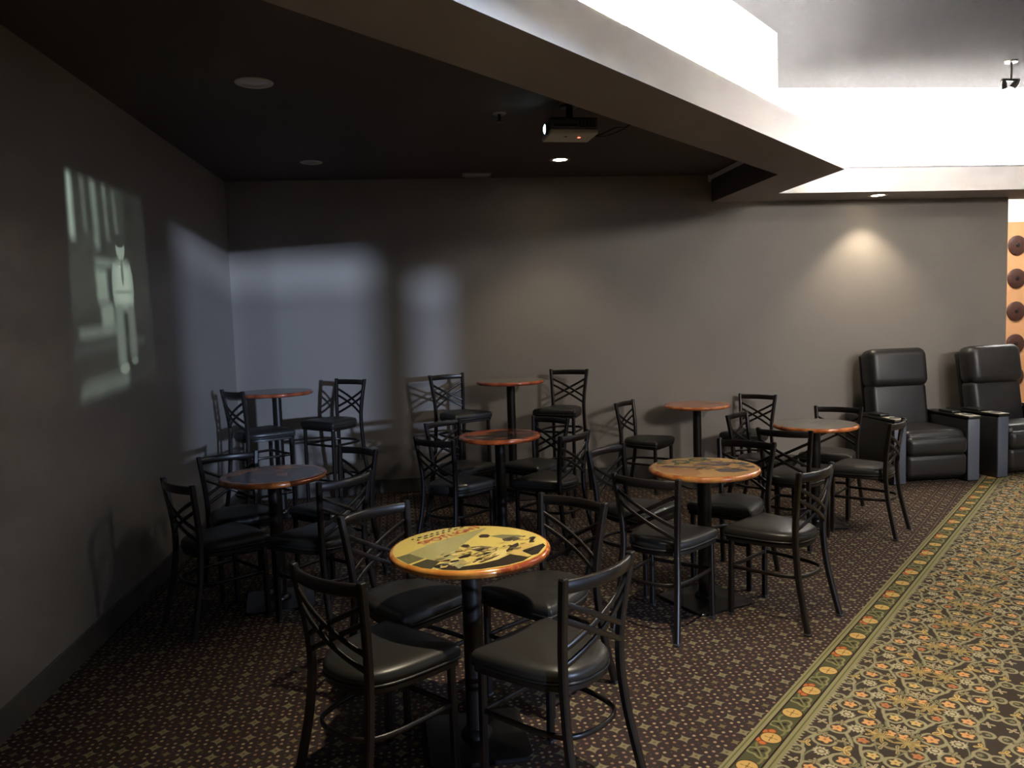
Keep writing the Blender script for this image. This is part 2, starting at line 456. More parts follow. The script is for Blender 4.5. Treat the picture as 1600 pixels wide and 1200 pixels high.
# the ledge itself: dark underside and inner side, light lip
bm = BM()
prism(bm, [O0, (XC, YC), (XC, YS), (XE, YS), (XE, YB), (XI, YB), (XI, YI), A0], ZB, LIP)
bm.normal_update()
led = struct('ceiling_ledge', bm, [M_LIP, M_DARK, M_ALCOVE])
for p in led.data.polygons:
    n, c = p.normal, p.center
    inner = abs(c.x-XI) < .01 or (abs((c.y-c.x)-(YI-XI)) < .02 and abs(n.z) < .1)
    p.material_index = 2 if inner else (1 if n.z < -.5 else 0)
bm = BM(); quad(bm, (*A0, LIP), (XI, YI, LIP), (XI, YI, ZC+.06), (*A0, ZC+.06)); quad(bm, (XI, YI, LIP), (XI, YB, LIP), (XI, YB, ZC+.06), (XI, YI, ZC+.06))
struct('trim_cove_base', bm, M_WHITE)
# LED strips lying on top of the ledge
def strip(name, p, q, label):
    """LED channel standing on the ledge: an emitting face towards the upper wall, an opaque metal back towards the room"""
    p, q = Vector(p), Vector(q); t = (q-p).normalized(); n = Vector((-t.y, t.x))
    th = thing(name, label, 'light strip', (0, 0, 0), 0, 'cove lights hidden on the ceiling ledge')
    bm = BM(); prism(bm, [(p+n*.002)[:2], (p-n*.012)[:2], (q-n*.012)[:2], (q+n*.002)[:2]], LIP, LIP+.055); obj('channel', bm, M_FRAME, th)
    bm = BM(); prism(bm, [(p+n*.008)[:2], (p+n*.003)[:2], (q+n*.003)[:2], (q+n*.008)[:2]], LIP+.004, LIP+.048); obj('diffuser', bm, M_COVE, th)
    return th
strip('cove_light_strip', (XL+.3, XL+.3+2.86), (XC-.40, XC-.40+2.86), 'white light strip hidden on the slanted ceiling ledge')
strip('cove_light_strip', (XC-.16, YC+.22), (XC-.16, YS+.10), 'white light strip hidden on the short ceiling ledge by the corner')
strip('cove_light_strip', (XC+.05, YS+.20), (XE-.3, YS+.20), 'white light strip hidden on the ledge above the back wall')

bm = BM(); box(bm, XL, XL+.012, YN, YB-.012, 0, .135, .003, 1); struct('baseboard_left', bm, M_BASEB)
bm = BM(); box(bm, XL+.012, XR, YB-.012, YB, 0, .135, .003, 1); struct('baseboard_back', bm, M_BASEB)

# lobby seen past the end of the back wall: peach wall, dark discs, bright upper band
bm = BM(); box(bm, XR-1.5, XE+.15, YF, YF+.12, 0, 2.72); struct('wall_lobby', bm, M_PEACH)
bm = BM(); box(bm, XR-1.5, XE+.15, YF+.7, YF+.8, 0, 4.2); struct('wall_lobby_far', bm, M_WHITE)
bm = BM(); box(bm, XR-1.5, XE+.15, YB+.15, YF+.8, 3.55, 3.65); struct('ceiling.002', bm, M_WHITE)
bm = BM(); box(bm, XR-1.62, XR-1.5, YB+.15, YF+.8, 0, 3.65); struct('wall_lobby_side', bm, M_WALL)
bm = BM(); box(bm, XE, XE+.15, YF+.15, YF+.8, 0, 3.65); struct('wall_lobby_end', bm, M_WHITE)

# ------------------------------------------------------------------ cross-back chairs and bar stools
def seat_outline(k=1.0, n=5):
    pts = [(-.20, .195), (0, .212), (.20, .195)]
    right = [(.214, .178), (.200, .05), (.180, -.07), (.145, -.155), (.085, -.203), (0, -.217)]
    ctrl = [(-.208, .200), (-.19, .205), (-.10, .210), (0, .212), (.10, .210), (.19, .205), (.208, .200)]+right+[(-x, y) for x, y in right[-2::-1]]
    out = catmull([(x, y, 0) for x, y in ctrl], n, True)
    return [(p.x*k*.955, p.y*k*.935) for p in out]
def post_pt(sx, z, base):
    """centre line of the rear leg and back post; base = height of the seat"""
    tops = [(0.0, .180, -.266), (base*.55, .159, -.207), (base-.02, .150, -.187), (base+.12, .155, -.191), (base+.35, .178, -.222)]
    for (z0, x0, y0), (z1, x1, y1) in zip(tops, tops[1:]):
        if z <= z1+1e-6:
            t = (z-z0)/(z1-z0); return Vector((sx*(x0+(x1-x0)*t), y0+(y1-y0)*t, z))
def make_chair(name, label, cat, group, base):
    """base = seat height (0.46 for a chair, 0.765 for a bar stool)"""
    t = thing(name, label, cat, group=group)
    TOP = base+.35
    bm = BM(); stack(bm, seat_outline(1.0, 4), [(.93, base-.030), (.985, base-.022), (1.0, base-.004), (.985, base+.010), (.94, base+.020), (.80, base+.028), (.5, base+.032), (.2, base+.033)])
    seat = obj('seat', bm, M_VINYL, t, 60)
    bm = BM(); sweep(bm, [(x, y, base-.024) for x, y in seat_outline(.985, 4)], circ(.005, 6), closed=True); obj('piping', bm, M_VINYL, seat, 180)
    bm = BM(); sweep(bm, [(x, y, base-.042) for x, y in seat_outline(.93, 4)], rect(.016, .022), closed=True); obj('seat_frame', bm, M_METAL, t, 40)
    for sx in (-1, 1):
        path = catmull([post_pt(sx, z, base) for z in (0.006, base*.3, base*.62, base-.01, base+.14, TOP)], 4)
        bm = BM(); sweep(bm, path, rect(.028, .028, .18), ref=(0, 1, 0)); lg = obj('rear_leg', bm, M_METAL, t, 40)
        p = post_pt(sx, 0, base); bm = BM(); box(bm, p.x-.016, p.x+.016, p.y-.016, p.y+.016, 0, .012, .003, 1); obj('foot_glide', bm, M_RUBBER, lg)
        bm = BM(); q = post_pt(sx, TOP, base); box(bm, q.x-.012, q.x+.012, q.y-.012, q.y+.012, TOP-.004, TOP+.004, .003, 1); obj('end_cap', bm, M_BLACKPL, lg)
        bm = BM(); sweep(bm, [(sx*.176, .164, .006), (sx*.174, .160, base-.03)], rect(.027, .027, .18), ref=(0, 1, 0)); lg = obj('front_leg', bm, M_METAL, t, 40)
        bm = BM(); box(bm, sx*.176-.015, sx*.176+.015, .149, .179, 0, .012, .003, 1); obj('foot_glide', bm, M_RUBBER, lg)
    # curved top rail
    bm = BM(); q = post_pt(1, TOP-.026, base)
    sweep(bm, [(q.x*k, q.y-.040*(1-k*k), TOP-.026) for k in [i/6-1 for i in range(13)]], rect(.018, .044, .25)); obj('top_rail', bm, M_METAL, t, 50)
    # four cross bars, two pairs
    for s in (-1, 1):
        for off in (0.0, -.056):
            za, zb = TOP-.080+off, TOP-.248+off
            A, B = post_pt(-s, za, base), post_pt(s, zb, base); path = []
            for i in range(9):
                k = i/8; p = A.lerp(B, k); p.y -= .030*4*k*(1-k)+s*.004; path.append(p)
            bm = BM(); sweep(bm, path, rect(.010, .019, .2), ref=(0, 0, 1)); obj('cross_bar', bm, M_METAL, t, 50)
    # hoop stretchers and front bars
    for hz in ((.265,) if base < .6 else (.30, .60)):
        hoop = [(-.175, .156, hz), (-.170, .02, hz), (-.154, -.11, hz), (-.11, -.190, hz), (0, -.216, hz), (.11, -.190, hz), (.154, -.11, hz), (.170, .02, hz), (.175, .156, hz)]
        bm = BM(); sweep(bm, catmull(hoop, 4), rect(.012, .020, .3)); obj('hoop_stretcher', bm, M_METAL, t, 50)
        bm = BM(); sweep(bm, [(-.168, .160, hz), (.168, .160, hz)], rect(.012, .020, .3)); obj('front_stretcher', bm, M_METAL, t, 50)
    return t

K = 'black metal cross-back chair '
CHAIRS = [  # back-post middle x, y; facing in degrees; label
 (-0.350, 2.552, 44, K+'nearest the camera, left of the yellow newspaper-print table'),
 (0.530, 2.447, 130, K+'nearest the camera, right of the yellow newspaper-print table'),
 (-0.246, 3.420, -49, K+'behind the yellow newspaper-print table, on its left'),
 (0.622, 3.396, -139, K+'behind the yellow newspaper-print table, on its right'),
 (-1.333, 4.290, 40, K+'against the left wall, front left of the dark-picture table'),
 (-1.280, 5.160, -62, K+'between the dark-picture table and the corner bar stools'),
 (-0.447, 4.195, 138, K+'front right of the dark-picture table'),
 (-0.460, 5.160, -135, K+'in shadow behind the dark-picture table, on its right'),
 (0.036, 5.375, 46, K+'front left of the red-and-black table'),
 (0.118, 6.330, -50, K+'rear left of the red-and-black table'),
 (1.008, 5.335, 136, K+'front right of the red-and-black table'),
 (0.985, 6.250, -138, K+'rear right of the red-and-black table'),
 (1.062, 3.768, 46, K+'front left of the ochre table with green lettering'),
 (1.945, 3.750, 127, K+'front right of the ochre table, by the carpet border'),
 (1.964, 4.668, -136, K+'rear right of the ochre table with green lettering'),
 (1.080, 4.690, -49, K+'rear left of the ochre table with green lettering'),
 (2.385, 5.035, 46, K+'front left of the grey-topped table near the recliners'),
 (2.440, 5.975, -46, K+'rear left of the grey-topped table, its rail bluish with daylight'),
 (3.275, 5.160, 134, K+'front right of the grey-topped table, nearest the patterned walkway'),
 (3.335, 6.060, -133, K+'between the grey-topped table and the left recliner'),
 (1.829, 7.150, -41, K+'left of the small orange table at the back wall'),
 (3.170, 7.255, -137, K+'right of the small orange table at the back wall'),
]
chair0 = None
for (mx, my, a, lab) in CHAIRS:
    a = math.radians(a); px, py = mx+.222*math.cos(a), my+.222*math.sin(a)
    if chair0 is None:
        chair0 = make_chair('dining_chair', lab, 'chair', 'black cross-back chairs at the low tables', .46)
        chair0.location = (px, py, 0); chair0.rotation_euler = (0, 0, a-PI/2)
    else: dup(chair0, (px, py, 0), a-PI/2, lab)
K = 'black cross-back bar stool '
STOOLS = [
 (.185, 7.175, -58, K+'left of the tall table at the middle of the back wall'),
 (1.318, 7.180, -121, K+'right of the tall table at the middle of the back wall'),
 (-1.490, 6.250, 38, K+'left of the tall table in the dark corner'),
 (-.663, 7.040, -132, K+'right of the tall table in the dark corner'),
]
stool0 = None
for (mx, my, a, lab) in STOOLS:
    a = math.radians(a); px, py = mx+.222*math.cos(a), my+.222*math.sin(a)
    if stool0 is None:
        stool0 = make_chair('bar_stool', lab, 'bar stool', 'black bar stools at the tall tables', .780)
        stool0.location = (px, py, 0); stool0.rotation_euler = (0, 0, a-PI/2)
    else: dup(stool0, (px, py, 0), a-PI/2, lab)

# ------------------------------------------------------------------ round tables
def rim_mat(name, c1, c2, split=None):
    m, b = new_mat(name)
    x, y, z, v = coords()
    th = atan2(y, x)
    n1 = noise(v, 26, 4, .6); gr = (th*14+n1*7).sin()*.5+.5
    col = mixc(c1, c2, gr*n1*1.5)
    if split:
        d = ((th-split[0]).wrap(2*PI)).abs().below(split[1], .03)
        col = mixc(col, mixc(split[2], c2, n1.below(.46, .06)), d)
    X.nt.links.new(col, b.inputs['Base Color']); b.inputs['Roughness'].default_value = .22
    b.inputs['Coat Weight'].default_value = .5; b.inputs['Coat Roughness'].default_value = .12
    return m
PRINT_MATS = {}
def pm(rgb):
    if rgb not in PRINT_MATS: PRINT_MATS[rgb] = mat('print_%d_%d_%d' % rgb, srgb(*rgb), .22, var=.10, scale=60, coat=.4)
    return PRINT_MATS[rgb]
def print_mesh(name, shapes, z, parent):
    """flat printed picture: polygons lie a hair above one another on the tabletop"""
    bm = BM(); mats = []
    for i, (rgb, pts) in enumerate(shapes):
        m = pm(rgb)
        if m not in mats: mats.append(m)
        f = bm.faces.new([bm.verts.new((x, y, z+.00003*i)) for x, y in pts]); f.material_index = mats.index(m)
        f.normal_update()
        if f.normal.z < 0: f.normal_flip()
    me = bpy.data.meshes.new(name)
    big = [f for f in bm.faces if len(f.verts) > 4]; bmesh.ops.triangulate(bm, faces=big)
    bm.to_mesh(me); bm.free()
    for m in mats: me.materials.append(m)
    o = bpy.data.objects.new(name, me); C.objects.link(o); o.parent = parent
    return o
def disc(r, n=48, cx=0, cy=0, sx=1, sy=1, a0=0): return [(cx+sx*r*math.cos(2*PI*i/n+a0), cy+sy*r*math.sin(2*PI*i/n+a0)) for i in range(n)]
def blob(r_, cx, cy, rx, ry, ang, n=11, j=.3):
    out = []
    for i in range(n):
        t = 2*PI*i/n; k = 1+r_.uniform(-j, j); x, y = rx*k*math.cos(t), ry*k*math.sin(t)
        X_, Y_ = cx+x*math.cos(ang)-y*math.sin(ang), cy+x*math.sin(ang)+y*math.cos(ang)
        L = math.hypot(X_, Y_); q = min(1, .284/max(L, 1e-6)); out.append((X_*q, Y_*q))
    return out
def make_table(name, label, loc, H, rim, shapes, base_rot, cat='table', group=None):
    t = thing(name, label, cat, (loc[0], loc[1], 0), 0, group)
    bm = BM(); lathe(bm, [(.270, H-.032), (.292, H-.031), (.302, H-.025), (.305, H-.016), (.3035, H-.007), (.297, H-.001), (.289, H)], 64)
    top = obj('tabletop', bm, rim, t, 50)
    pr = print_mesh('picture_print', shapes, H+.0003, top)
    bm = BM(); lathe(bm, [(.0385, .03), (.0385, H-.045)], 24); col = obj('column', bm, M_METAL, t, 40)
    bm = BM(); lathe(bm, [(.060, .020), (.060, .030), (.046, .050), (.0385, .053)], 24); obj('collar', bm, M_IRON, t, 40)
    bm = BM(); box(bm, -.13, .13, -.025, .025, H-.047, H-.032, .004, 1); box(bm, -.025, .025, -.13, .13, H-.0465, H-.0325, .004, 1); obj('top_spider', bm, M_IRON, t)
    bm = BM(); hw, rc = (.192 if H < 1 else .178), .035; pts = []
    for qx, qy, a0 in ((1, 1, 0), (-1, 1, 90), (-1, -1, 180), (1, -1, 270)):
        for k in range(5):
            a = math.radians(a0+k*22.5); pts.append((qx*(hw-rc)+rc*math.cos(a), qy*(hw-rc)+rc*math.sin(a)))
    stack(bm, pts, [(1, 0), (1, .009), (.985, .013), (.6, .019), (.32, .024)])
    o = obj('base_plate', bm, M_IRON, t, 30); o.rotation_euler = (0, 0, math.radians(base_rot))
    return t, top
OR1, OR2 = srgb(206, 122, 62), srgb(150, 74, 36)
T0 = [((216, 194, 108), disc(.290)),
 ((170, 164, 108), [(-.271, -.094), (-.161, .048), (.041, .221), (.083, .245), (-.039, .006), (-.061, -.141), (-.124, -.166), (-.17, -.117)]),
 ((112, 110, 74), [(-.276, -.085), (-.227, -.05), (-.172, -.119), (-.228, -.177)]),
 ((74, 70, 48), [(-.218, -.186), (-.162, -.129), (-.116, -.167), (-.148, -.245), (-.178, -.229)]),
 ((52, 44, 34), [(-.13, -.255), (-.05, -.244), (.026, -.224), (.091, -.187), (.139, -.132), (.197, -.178), (.214, -.168), (.174, -.224), (.117, -.258), (.021, -.284), (-.05, -.283), (-.10, -.268)]),
 ((64, 52, 38), [(-.037, .003), (-.024, .029), (-.005, .024), (.001, -.006), (-.02, -.016)]),
 ((116, 104, 76), [(-.016, -.014), (.042, -.005), (.105, -.041), (.093, -.081), (.043, -.097), (-.005, -.038)]),
 ((60, 50, 38), [(.041, .131), (.054, .152), (.079, .15), (.088, .128), (.076, .103), (.046, .107)]),
 ((128, 126, 88), [(.086, .121), (.134, .134), (.2, .11), (.219, .09), (.163, .049), (.129, .08)]),
 ((92, 82, 60), [(.128, .072), (.179, .100), (.202, .055), (.168, .028), (.133, .041)]),
 ((58, 50, 40), [(.140, .066), (.165, .078), (.176, .058), (.150, .044)]),
 ((44, 36, 28), [(-.057, -.122), (-.032, -.094), (.003, -.108), (-.014, -.138), (-.046, -.15)]),
 ((222, 204, 134), [(-.019, -.214), (.033, -.135), (.076, -.091), (.13, -.075), (.128, -.129), (.091, -.187), (.027, -.214)]),
 ((70, 58, 40), [(-.01, -.191), (.045, -.131), (.078, -.112), (.047, -.151), (.001, -.208)]),
 ((96, 82, 52), [(.016, -.206), (.066, -.156), (.104, -.131), (.069, -.176), (.027, -.214)]),
 ((54, 44, 36), [(.128, -.088), (.155, -.024), (.184, .007), (.183, -.03), (.148, -.093)]),
 ((46, 40, 32), [(.183, -.101), (.276, -.025), (.280, -.054), (.239, -.150), (.214, -.166)]),
 ((206, 176, 106), [(.148, -.093), (.203, -.005), (.245, -.03), (.187, -.102), (.198, -.171), (.14, -.125)]),
 ((154, 152, 112), [(-.14, -.245), (-.113, -.193), (-.07, -.165), (-.031, -.16), (-.027, -.224), (-.051, -.262)]),
 ((58, 46, 36), [(-.133, -.241), (-.102, -.208), (-.069, -.228), (-.055, -.257), (-.089, -.265)]),
 ((134, 84, 56), [(-.124, -.172), (-.097, -.152), (-.069, -.149), (-.086, -.174)]),
 ((176, 154, 86), [(-.176, .046), (-.172, .044), (.080, .246), (.078, .250)])]
_r = random.Random(12)
for _i in range(70):                          # small strokes that break the picture up into desks, papers and faces
    _a = _r.uniform(-.13, .25); _b = -.21+.62*(_a+.13)*.75+_r.uniform(-.05, .13)
    if math.hypot(_a, _b) < .262:
        T0.append(([(60, 50, 38), (222, 200, 130), (120, 108, 76), (176, 150, 92), (40, 34, 26), (196, 176, 112)][_i % 6], blob(_r, _a, _b, _r.uniform(.008, .026), _r.uniform(.004, .011), _r.uniform(.3, 1.1), 7, .4)))
# two rows of tiny names above the title, too small to read in the photograph
_d = Vector((math.cos(math.radians(39.7)), math.sin(math.radians(39.7)))); _n = Vector((-_d.y, _d.x))
for row, (c0, c1) in enumerate(((.01, .215), (.02, .255))):
    q = c0
    while q < c1:
        l = .012+.010*((int(q*1000)*7) % 5)/5; base = Vector((-.180, .060))+_d*(q+.004)+_n*(.078-row*.024)
        e = [base, base+_d*l, base+_d*l+_n*.009, base+_n*.009]
        if max(p.length for p in e) < .283: T0.append(((104, 92, 50), [tuple(p) for p in e]))
        q += .032
def pal(seed, base, cols, n, big=.12, rim=.272, jit=.3):
    r_ = random.Random(seed); out = [(base, disc(rim))]
    for i in range(n):
        a, d = r_.uniform(0, 2*PI), r_.uniform(0, .20); s = big*r_.uniform(.25, 1)
        out.append((cols[i % len(cols)], blob(r_, d*math.cos(a), d*math.sin(a), s, s*r_.uniform(.3, .8), r_.uniform(0, PI), 11, jit)))
    return out
T1 = pal(3, (44, 34, 30), [(196, 116, 58), (58, 42, 36), (160, 86, 46), (36, 28, 26), (120, 70, 60), (84, 60, 46)], 9, .09, .262)
T1 += [((150, 112, 70), [(-.10+.03*i, -.04+.017*i), (-.082+.03*i, -.03+.017*i), (-.084+.03*i, -.022+.017*i), (-.102+.03*i, -.032+.017*i)]) for i in range(8)]
T1 += [((200, 120, 60), [(-.28, .02), (-.23, .13), (-.13, .19), (-.09, .15), (-.16, .10), (-.20, .0), (-.25, -.05)]), ((206, 128, 60), [(-.04, .21), (.05, .25), (.12, .16), (.02, .14)])]
T2 = pal(11, (40, 20, 16), [(196, 84, 42), (30, 16, 14), (168, 62, 34), (24, 14, 13), (204, 106, 54), (60, 28, 20), (150, 130, 100)], 12, .10, .262)
T2 += [((204, 92, 46), [(-.26, .03), (-.18, .19), (-.02, .262), (.10, .24), (-.02, .17), (-.12, .10), (-.18, -.03)]), ((30, 18, 16), blob(random.Random(5), .0, -.02, .17, .07, .35, 12, .25)), ((150, 130, 104), [(-.20, -.12), (-.12, -.16), (-.10, -.10), (-.18, -.06)]), ((176, 82, 54), [(.04, .06), (.20, .04), (.24, .0), (.10, .02)])]
T3 = [((200, 150, 74), disc(.288)), ((186, 128, 60), blob(random.Random(2), -.16, -.05, .10, .17, .2, 12, .15)), ((212, 170, 92), blob(random.Random(4), .0, .12, .16, .09, .1, 12, .2)),
 ((96, 66, 52), [(-.235, .06), (-.19, .09), (-.13, .07), (-.06, .02), (.05, -.05), (.10, -.09), (.0, -.05), (-.10, .0), (-.18, .03)]),
 ((150, 96, 64), [(-.19, .07), (-.12, .06), (-.06, .015), (-.12, .02)]),
 ((132, 92, 66), [(-.02, .10), (.06, .15), (.15, .13), (.20, .07), (.14, .02), (.05, .03), (-.01, .05)]),
 ((84, 66, 58), [(.02, .06), (.10, .05), (.18, .06), (.14, .0), (.06, .0)]),
 ((78, 62, 52), [(.02, -.10), (.08, -.07), (.16, -.10), (.20, -.17), (.10, -.19), (.03, -.16)]),
 ((74, 70, 60), [(.18, .06), (.25, .08), (.275, .0), (.22, -.02)]),
 ((60, 50, 40), [(.20, -.06), (.265, -.05), (.255, -.10), (.21, -.09)])]
_r = random.Random(77)
for _i in range(60):                          # brush-like strokes of the figures
    _a, _b = _r.uniform(-.22, .24), _r.uniform(-.20, .13)
    if math.hypot(_a, _b) < .255 and abs(_b-.06+.35*_a) < .17:
        T3.append(([(134, 92, 62), (206, 156, 84), (104, 78, 58), (214, 172, 98), (164, 116, 70), (90, 72, 60)][_i % 6], blob(_r, _a, _b, _r.uniform(.012, .035), _r.uniform(.005, .012), _r.uniform(-.6, .4), 7, .4)))
def ring_glyph(cx, cy, rx, ry, ang, w, a0, a1, n=16):
    o, i = [], []
    for k in range(n+1):
        t = a0+(a1-a0)*k/n
        for L, s in ((o, 1), (i, 1-w)):
            x, y = rx*s*math.cos(t), ry*s*math.sin(t); L.append((cx+x*math.cos(ang)-y*math.sin(ang), cy+x*math.sin(ang)+y*math.cos(ang)))
    return [[o[k], o[k+1], i[k+1], i[k]] for k in range(n)]
GREEN = (70, 104, 46)
for q in ring_glyph(-.165, .165, .030, .055, .5, .40, .4, 3.6)+ring_glyph(-.075, .172, .045, .055, .6, .36, 0, 2*PI)+ring_glyph(.035, .208, .050, .048, .4, .36, 0, 2*PI): T3.append((GREEN, q))
T3.append((GREEN, [(-.225, .155), (-.20, .195), (-.185, .185), (-.20, .15)])); T3.append((GREEN, [(.075, .262), (.092, .252), (.105, .165), (.092, .165)])); T3.append((GREEN, [(-.145, .09), (-.11, .10), (-.09, .14), (-.12, .13)]))
T4 = pal(21, (112, 108, 98), [(130, 124, 110), (96, 92, 86), (146, 138, 120), (84, 82, 80)], 10, .09, .288)
T5 = pal(31, (190, 112, 58), [(206, 132, 72), (162, 84, 46), (214, 150, 92), (140, 76, 48)], 10, .09, .280)
T5 += [((110, 66, 50), blob(random.Random(8), .12, .08, .10, .06, .2, 11, .3)), ((84, 54, 46), blob(random.Random(9), .16, -.02, .05, .04, .2, 11, .3))]
T6 = pal(41, (124, 118, 106), [(142, 136, 120), (110, 104, 94), (150, 144, 126), (98, 94, 86), (132, 98, 74)], 14, .07, .289)
T7 = pal(51, (84, 78, 72), [(96, 90, 82), (70, 66, 62), (108, 100, 90)], 10, .09, .289)
GL = 'round pedestal tables with printed tops'
tab0, top0 = make_table('pedestal_table', 'round foreground table with a yellow newspaper-style print and red title', (.1395, 2.9256), .76, rim_mat('amber_rim', srgb(214, 150, 72), srgb(190, 112, 48), (-.75, .55, srgb(150, 70, 40))), T0, 3, group=GL)
make_table('pedestal_table', 'round orange-rimmed table with a dark brown picture, beside the left wall', (-.9046, 4.6601), .76, rim_mat('copper_rim', OR1, OR2), T1, 10, group=GL)
make_table('pedestal_table', 'round table with a red-and-black print in the middle of the room', (.5254, 5.776), .76, rim_mat('red_orange_rim', srgb(204, 100, 48), srgb(160, 66, 32)), T2, 5, group=GL)
make_table('pedestal_table', 'round ochre table with green lettering and brown figures', (1.5137, 4.1799), .76, rim_mat('honey_rim', srgb(204, 136, 70), srgb(172, 88, 42)), T3, 21, group=GL)
make_table('pedestal_table', 'round grey-topped low table with orange rim in front of the recliners', (2.8752, 5.5557), .76, rim_mat('orange_rim', OR1, OR2), T4, -7, group=GL)
make_table('pedestal_table', 'small round orange-topped low table standing at the back wall', (2.5174, 7.120), .76, rim_mat('tan_rim', srgb(204, 124, 72), srgb(160, 82, 46)), T5, 12, group=GL)
make_table('bar_table', 'tall round grey-topped table at the middle of the back wall', (.7526, 7.0121), 1.065, rim_mat('russet_rim', srgb(188, 96, 64), srgb(140, 66, 44)), T6, 0, group='tall pedestal tables along the back wall')
make_table('bar_table', 'tall round table in the dark left corner', (-1.2682, 6.8514), 1.065, rim_mat('brown_rim', srgb(180, 96, 62), srgb(130, 62, 40)), T7, 0, group='tall pedestal tables along the back wall')
# the red title printed on the foreground table
cu = bpy.data.curves.new('title', 'FONT'); cu.body = 'SPOTLIGHT'; cu.size = .058; cu.align_x = 'LEFT'
tmp = bpy.data.objects.new('title_tmp', cu); C.objects.link(tmp)
bpy.context.view_layer.update()
me = bpy.data.meshes.new_from_object(tmp.evaluated_get(bpy.context.evaluated_depsgraph_get()))
bpy.data.objects.remove(tmp)
wd = max(v.co.x for v in me.vertices)
for v in me.vertices: v.co.x *= .318/wd
me.materials.append(mat('red_title_ink', srgb(176, 44, 24), .3, var=.1))
ttl = bpy.data.objects.new('title_lettering', me); C.objects.link(ttl); ttl.parent = top0
ttl.location = (-.177, .053, .76+.0003+.00003*(len(T0)+3)); ttl.rotation_euler = (0, 0, math.radians(39.7))
ttl['label'] = 'red title reading SPOTLIGHT'

# ------------------------------------------------------------------ recliners
def make_recliner(label, loc, rz, dy=0.0):
    """origin at the middle of the front edge on the floor, facing -y"""
    t = thing('leather_recliner', label, 'recliner', loc, rz, 'black leather recliners along the back wall')
    W, A = .415, .118                       # half width, arm width
    bm = BM(); box(bm, -W+A, W-A, .06, .80-dy, .03, .16, .01, 2); obj('base', bm, M_BLACKPL, t, 40)
    for s in (-1, 1):
        x0, x1 = sorted((s*W, s*(W-A)))
        bm = BM(); box(bm, x0, x1, .012, .84-dy, .0, .575, .02, 3); ar = obj('arm', bm, M_LEATHER, t, 40)
        bm = BM(); box(bm, x0+.002, x1-.002, .0, .016, .01, .572, .006, 2); obj('arm_front_panel', bm, M_ARM, ar, 40)
        bm = BM(); box(bm, x0-.004, x1+.004, -.012, .62, .575, .598, .008, 2); tp = obj('arm_top', bm, M_BLACKPL, ar, 40)
        bm = BM(); box(bm, x0+.004, x1-.004, -.008, .20, .597, .602, .002, 1); obj('cupholder_plate', bm, M_ARMTOP, ar, 40)
        cx = (x0+x1)/2
        bm = BM(); lathe(bm, [(.044, .6015), (.046, .607), (.042, .607), (.040, .6025)], 24, (cx, .09, 0)); obj('cupholder_ring', bm, M_FRAME, ar, 40)
        bm = BM(); lathe(bm, [(.040, .602), (.038, .6035)], 24, (cx, .09, 0)); obj('cupholder_well', bm, M_BLACKPL, ar, 40)
        bm = BM(); box(bm, x0+.012, x1-.012, .24, .44, .598, .622, .010, 2); obj('arm_pad', bm, M_LEATHER, ar, 40)
    xi = W-A-.004
    # seat cushion and the two rolls of the closed foot rest
    bm = BM(); box(bm, -xi, xi, .01, .62, .30, .485, .065, 5); obj('seat_cushion', bm, M_LEATHER, t, 60)
    bm = BM(); box(bm, -xi, xi, -.035, .12, .255, .43, .06, 5); obj('foot_rest_roll', bm, M_LEATHER, t, 60)
    bm = BM(); box(bm, -xi, xi, -.02, .10, .055, .27, .05, 5); obj('foot_rest_panel', bm, M_LEATHER, t, 60)
    # backrest leaning back, headrest pillow above
    R = Matrix.Translation((0, .60-dy, .42)) @ Matrix.Rotation(math.radians(-9), 4, 'X')
    bm = BM(); box(bm, -xi+.0, xi-.0, -.09, .09, -.02, .45, .06, 5, R); obj('backrest', bm, M_LEATHER, t, 60)
    bm = BM(); box(bm, -xi-.01, xi+.01, -.135, .09, .405, .785, .08, 6, R); obj('headrest', bm, M_LEATHER, t, 60)
    bm = BM(); box(bm, -xi+.01, xi-.01, .075, .125, .0, .745, .025, 3, R); obj('back_shell', bm, M_BLACKPL, t, 60)
    return t
make_recliner('black leather recliner with cupholders, fully in view beside the grey-topped table', (4.565, 6.58, 0), 0)
make_recliner('black leather recliner at the end of the back wall, cut by the photo edge', (5.61, 6.69, 0), math.radians(8), .16)

# ------------------------------------------------------------------ ceiling fittings
def downlight(x, y, z, lit, label, power=0, r=.075, spot=100, blend=.6):
    t = thing('recessed_downlight', label, 'ceiling light', (x, y, z), 0, 'round recessed downlights')
    bm = BM(); lathe(bm, [(r*.78, -.003), (r*1.12, -.006), (r*1.2, -.003), (r*1.2, 0), (r*.78, 0)], 32, cap0=False, cap1=False); obj('trim_ring', bm, M_TRIM, t, 40)
    bm = BM(); lathe(bm, [(r*.8, -.001), (r*.5, -.0045), (r*.1, -.0055)], 32); obj('lens', bm, M_WARM if lit else M_OFF, t, 40)
    if lit:
        d = bpy.data.lights.new('downlight_beam', 'SPOT'); d.energy = power; d.color = (1, .86, .64); d.spot_size = math.radians(spot); d.spot_blend = blend; d.shadow_soft_size = .05
        o = bpy.data.objects.new('downlight_beam', d); C.objects.link(o); o.location = (0, 0, -.02); o.parent = t
    return t
downlight(1.196, 6.663, ZC, True, 'lit round downlight in the dark ceiling below the projector', DOWN_ALCOVE_W)
downlight(4.356, 7.200, ZB, True, 'lit round downlight under the ledge above the recliners', DOWN_SOFFIT_W)
downlight(-.858, 4.51, ZC, False, 'unlit round downlight in the dark ceiling, nearer the left wall', r=.085)
downlight(-.853, 6.657, ZC, False, 'unlit round downlight in the dark ceiling near the back corner')

